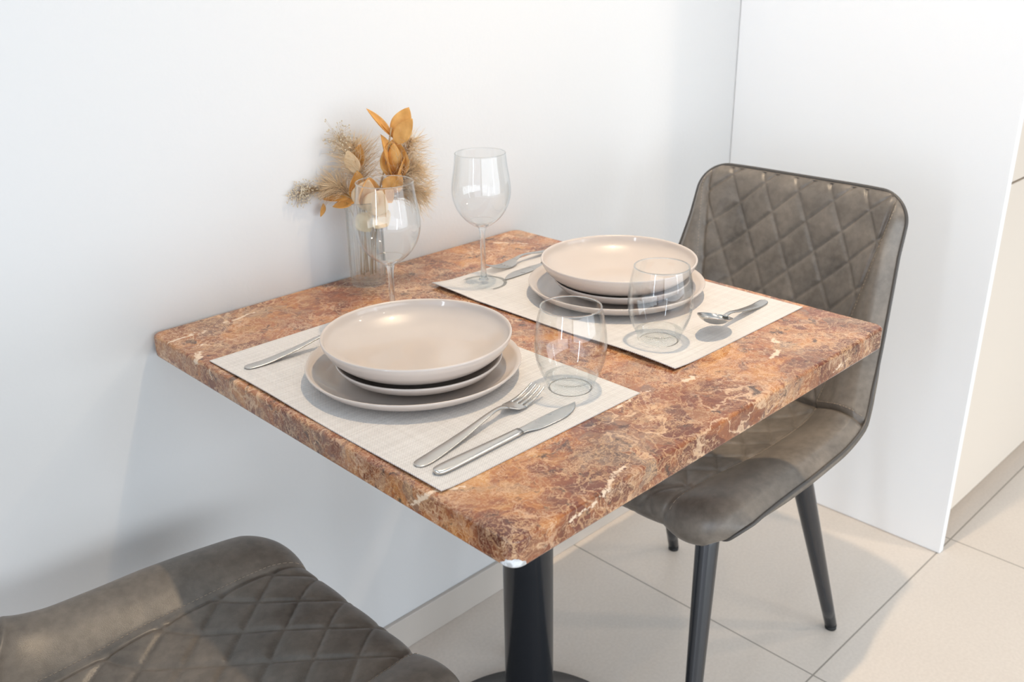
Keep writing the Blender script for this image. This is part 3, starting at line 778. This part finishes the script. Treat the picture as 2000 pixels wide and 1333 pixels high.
plume('feathery tan plume drooping lowest on the right of the vase', [BP(0.010, 0.013, 0.008), BP(0.016, 0.08, 0.008), BP(0.036, 0.125, 0.010), BP(0.064, 0.140, 0.012), BP(0.100, 0.132, 0.010)], 0.9, 520, 0.040, 2)
plume('feathery tan plume standing upright at the back right of the vase', [BP(0.004, 0.013, 0.012), BP(0.014, 0.08, 0.012), BP(0.040, 0.150, 0.014), BP(0.066, 0.195, 0.012), BP(0.078, 0.220, 0.010)], 0.9, 460, 0.036, 3)
plume('feathery tan plume standing left of the tall ochre leaves', [BP(-0.004, 0.013, 0.010), BP(-0.002, 0.08, 0.010), BP(0.000, 0.145, 0.012), BP(-0.006, 0.185, 0.012), BP(-0.010, 0.215, 0.010)], 1.0, 600, 0.038, 4)
plume('feathery tan plume leaning low to the left of the vase', [BP(-0.010, 0.013, 0.000), BP(-0.008, 0.08, 0.000), BP(-0.012, 0.128, 0.000), BP(-0.034, 0.150, -0.002), BP(-0.056, 0.150, -0.004)], 1.0, 560, 0.030, 5)
# 4. seed sprays
def spray(label, pts, n, rad, seed):
    rnd = random.Random(seed); P = [tuple(q) for q in spline(pts, 8)]
    T = plant('dried_seed_spray', label, 'dried flower', Vector(P[0]), 'dried seed sprays')
    bm = bmesh.new(); bs = bmesh.new(); tube_bm(bm, P, 0.0007, 6); K = len(P)
    for k in range(n):
        i = int(K*0.66)+int((K*0.33-1)*rnd.random()); p = Vector(P[i]); end = Vector(P[-1])
        d = Vector((rnd.gauss(0, 1), rnd.gauss(0, 1), rnd.gauss(0, 0.75)))
        q = p+(end-p)*rnd.random()+d.normalized()*rad*(0.3+0.7*rnd.random())
        q.y = min(q.y, -0.006)
        tube_bm(bm, [p, (p+q)/2+Vector((0, 0, 0.002)), q], 0.00014, 3, cap=False)
        mt = Matrix.Translation(q)
        bmesh.ops.create_icosphere(bs, subdivisions=1, radius=0.0009+0.0006*rnd.random(), matrix=mt)
    part('stem', bm, M_STEM, T); o = part('seed_heads', bs, M_SEED, T)
spray('pale seed spray reaching far left from the vase', [BP(-0.012, 0.013, 0.004), BP(-0.010, 0.08, 0.004), BP(-0.030, 0.130, 0.002), BP(-0.075, 0.148, -0.004), BP(-0.108, 0.146, -0.008)], 230, 0.024, 11)
spray('pale seed spray standing behind at the upper left of the vase', [BP(-0.002, 0.013, 0.014), BP(-0.002, 0.09, 0.014), BP(-0.010, 0.160, 0.012), BP(-0.024, 0.205, 0.008), BP(-0.030, 0.226, 0.006)], 120, 0.028, 12)

# ------------------------------------------------------------------ upholstered chairs (local: +x forward, y across, z up)
def arc(ctl):
    P = np.array([np.array(q) for q in spline(ctl, 24)])
    return P, np.r_[0, np.cumsum(np.hypot(*np.diff(P, axis=0).T))]
# middle line of the cushion and its raised outer edge, both from the front lip to the top of the back
CP, CD = arc([(0.176, 0.412), (0.196, 0.424), (0.202, 0.440), (0.186, 0.456), (0.120, 0.456), (0.020, 0.446), (-0.090, 0.438), (-0.170, 0.438),
              (-0.218, 0.452), (-0.243, 0.492), (-0.262, 0.560), (-0.282, 0.660), (-0.300, 0.760), (-0.312, 0.832), (-0.316, 0.850)])
EP, ED = arc([(0.168, 0.420), (0.188, 0.430), (0.192, 0.446), (0.172, 0.462), (0.120, 0.470), (0.050, 0.476), (-0.030, 0.480), (-0.095, 0.486),
              (-0.147, 0.506), (-0.186, 0.548), (-0.224, 0.620), (-0.256, 0.700), (-0.281, 0.770), (-0.301, 0.832), (-0.307, 0.850)])
CL = CD[-1]; EL = ED[-1]
KNEE = CD[int(np.argmin(np.hypot(CP[:, 0]+0.226, CP[:, 1]-0.463)))]
EK = ED[int(np.argmin(np.hypot(EP[:, 0]+0.147, EP[:, 1]-0.506)))]
def centre(l):
    return np.array([np.interp(l, CD, CP[:, 0]), np.interp(l, CD, CP[:, 1])])
def edge_pt(l):
    e = np.interp(l, [0, KNEE, CL], [0, EK, EL])
    return np.array([np.interp(e, ED, EP[:, 0]), np.interp(e, ED, EP[:, 1])])
def smooth01(t): t = np.clip(t, 0, 1); return t*t*(3-2*t)
def halfw(l):
    q = l/CL
    w = np.interp(q, [0, 0.10, 0.30, KNEE/CL, 0.62, 0.75, 0.88, 1.0], [0.230, 0.241, 0.247, 0.246, 0.233, 0.219, 0.207, 0.203])
    r1, r2 = 0.095, 0.055
    if l < r1: w -= r1-math.sqrt(max(0, r1*r1-(r1-l)**2))
    e = CL-l
    if e < r2: w -= r2-math.sqrt(max(0, r2*r2-(r2-e)**2))
    return w
def seam_w(l):
    """half width of the quilted panel"""
    q = l/CL
    return float(np.interp(q, [0, 0.04, 0.10, 0.30, KNEE/CL, 0.56, 0.70, 0.85, 0.95, 1.0], [0.10, 0.115, 0.128, 0.138, 0.132, 0.128, 0.145, 0.165, 0.178, 0.18]))
def nrm(l, T=0.0):
    a = centre(max(0, l-0.02))*(1-T)+edge_pt(max(0, l-0.02))*T
    b = centre(min(CL, l+0.02))*(1-T)+edge_pt(min(CL, l+0.02))*T
    t = (b-a)/np.linalg.norm(b-a)
    return np.array([t[1], -t[0]])
def surf(l, s, layer):
    """point for arclength l, lateral parameter s in [-1,1]; layer 'front', 'shell', 'edge'"""
    w = halfw(l); y = w*s
    sw = seam_w(l); a = abs(y)
    wref = max(float(np.interp(l/CL, [0, 0.10, 0.30, KNEE/CL, 0.62, 0.75, 0.88, 1.0], [0.230, 0.241, 0.247, 0.246, 0.233, 0.219, 0.207, 0.203])), 0.1)
    t = smooth01((a-sw*0.55)/(wref-sw*0.55))
    off = 0.0
    n = nrm(l, t); c = centre(l)*(1-t)+edge_pt(l)*t
    ed = min(w-a, 0.8*l, (CL-l))           # distance to the outline
    if layer == 'front':
        lip = smooth01((l-0.02)/0.07)
        pil = 0.016*(1-math.exp(-max(ed, 0)/0.014))
        off += pil
        # bolster fullness between seam and edge
        if a > sw: 
            u = (a-sw)/max(w-sw, 1e-4); off += 0.012*math.sin(PI*min(1, u))*min(1, ed/0.02)
        # seam groove
        off -= 0.0040*math.exp(-((a-sw)/0.0040)**2)*lip*min(1, max(ed, 0)/0.03)
        # knee crease
        off -= 0.0090*math.exp(-((l-KNEE)/0.006)**2)
        # quilting
        if a < sw+0.004 and ed > 0.004:
            st = 1.9 if l > KNEE else 1.25
            p1 = 0.066; p2 = 0.074
            u1 = (y+(l-KNEE)/st)/p1; u2 = (y-(l-KNEE))/p2
            d = min(abs(u1-round(u1))*p1/math.hypot(1, 1/st), abs(u2-round(u2))*p2/math.sqrt(2))
            fade = min(1, (sw+0.004-a)/0.008)
            off += fade*(0.25+0.75*lip)*(-0.0022*math.exp(-(d/0.0026)**2) + 0.0026*(1-math.exp(-d/0.011)) - 0.0014)
        return Vector((c[0]+n[0]*off, y, c[1]+n[1]*off))
    if layer == 'shell':
        k = 1-math.exp(-max(ed, 0)/0.03)
        off -= 0.030*k
        seatish = 1-smooth01((l-KNEE-0.05)/0.15)
        y += math.copysign(1, y)*(0.004+0.010*seatish)*math.exp(-((ed-0.014)/0.012)**2)*min(1, ed/0.008)*min(1, a/0.1)*smooth01(l/0.22)
        return Vector((c[0]+n[0]*off, y, c[1]+n[1]*off))
    return Vector((c[0]+n[0]*off, y, c[1]+n[1]*off))
def rows(l0, l1, ns, nl, layer, end_dense=(False, False)):
    G = []
    for i in range(nl+1):
        u = i/nl
        if end_dense[0] and end_dense[1]: u = 0.5-0.5*math.cos(PI*u)
        elif end_dense[0]: u = 1-math.cos(PI/2*u)
        elif end_dense[1]: u = math.sin(PI/2*u)
        l = l0+(l1-l0)*u
        G.append([surf(l, math.sin(PI/2*(-1+2*j/ns))*0.35+(-1+2*j/ns)*0.65, layer) for j in range(ns+1)])
    return G
def build_chair(label):
    t = thing('dining_chair', label, 'chair', group='quilted leather dining chairs')
    NS = 190
    bm = bmesh.new(); grid_bm(bm, rows(0, KNEE, NS, 170, 'front', (True, False))); seat = from_bm('seat', bm, M_LEATHER, t)
    seat['label'] = 'diamond quilted leather seat'
    bm = bmesh.new(); grid_bm(bm, rows(KNEE, CL, NS, 150, 'front', (False, True))); back = from_bm('backrest', bm, M_LEATHER, t)
    back['label'] = 'diamond quilted leather backrest'
    bm = bmesh.new(); grid_bm(bm, rows(0, CL, 60, 110, 'shell', (True, True))); sh = from_bm('outer_shell', bm, M_LEATHER, t)
    sh['label'] = 'smooth leather outer shell'
    # piping along the outline
    pts = []
    n = 120
    us = [0.5-0.5*math.cos(PI*i/n) for i in range(n+1)]
    for u in us: pts.append(surf(CL*u, 1, 'edge'))
    back_pts = [surf(CL*u, -1, 'edge') for u in us[::-1]]
    top_ = [surf(CL, 1-2*k/12, 'edge') for k in range(1, 12)]
    bot_ = [surf(0, -1+2*k/12, 'edge') for k in range(1, 12)]
    loop = pts+top_+back_pts+bot_+[pts[0]]
    clean = [loop[0]]
    for p in loop[1:]:
        if (p-clean[-1]).length > 0.002: clean.append(p)
    bm = bmesh.new(); tube_bm(bm, clean, 0.0030, 8); from_bm('piping', bm, M_PIPING, t)
    # stitching of the quilted panel's outline and of the side seam at the knee
    for par, (la, lb) in ((seat, (0.05, KNEE-0.004)), (back, (KNEE+0.004, CL-0.03))):
        for sg in (-1, 1):
            bm = bmesh.new(); l = la
            while l < lb:
                q = []
                for dl in (0, 0.002, 0.004):
                    ll = min(l+dl, lb); q.append(surf(ll, sg*(seam_w(ll)+0.0065)/halfw(ll), 'front')+Vector((nrm(ll)[0], 0, nrm(ll)[1]))*0.0003)
                if (q[-1]-q[0]).length > 0.001: tube_bm(bm, q, 0.00038, 5)
                l += 0.0062
            if par is back:
                a = seam_w(KNEE+0.010)+0.006
                while a < halfw(KNEE)-0.008:
                    q = [surf(KNEE+0.0105, sg*aa/halfw(KNEE+0.010), 'front')+Vector((nrm(KNEE+0.010)[0], 0, nrm(KNEE+0.010)[1]))*0.0004 for aa in (a, a+0.002, a+0.004)]
                    tube_bm(bm, q, 0.00045, 5); a += 0.0062
            from_bm('stitching', bm, M_THREAD, par)
    # legs
    for fx, fy, tx, ty in ((0.235, 0.200, 0.125, 0.140), (-0.255, 0.188, -0.115, 0.150)):
        for sg in (-1, 1):
            bm = bmesh.new(); a = Vector((tx, ty*sg, 0.425)); b = Vector((fx, fy*sg, 0.006))
            P = [a.lerp(b, k/8) for k in range(9)]
            tube_bm(bm, P, [0.0195-0.0085*(k/8) for k in range(9)], 28)
            lg = from_bm('leg', bm, M_BLACK, t)
            bm = bmesh.new(); dr = (b-a).normalized(); tube_bm(bm, [b-dr*0.003, b+Vector((0, 0, -0.0058))], [0.0113, 0.0108], 24); from_bm('foot_cap', bm, M_RUBBER, lg)
    bm = bmesh.new()
    box_bm(bm, -0.145, 0.155, -0.155, 0.155, 0.398, 0.412, 0.004, 2)
    from_bm('seat_frame', bm, M_BLACK, t, smooth=False)
    return t
ch = build_chair('grey brown quilted leather chair on the far side of the table, by the white panel')
ch.location = (0.742, -0.364, 0); ch.rotation_euler = (0, 0, PI)
dup(ch, (-0.145, -0.345, 0.0), 0.0, 'grey brown quilted leather chair in the lower left foreground')
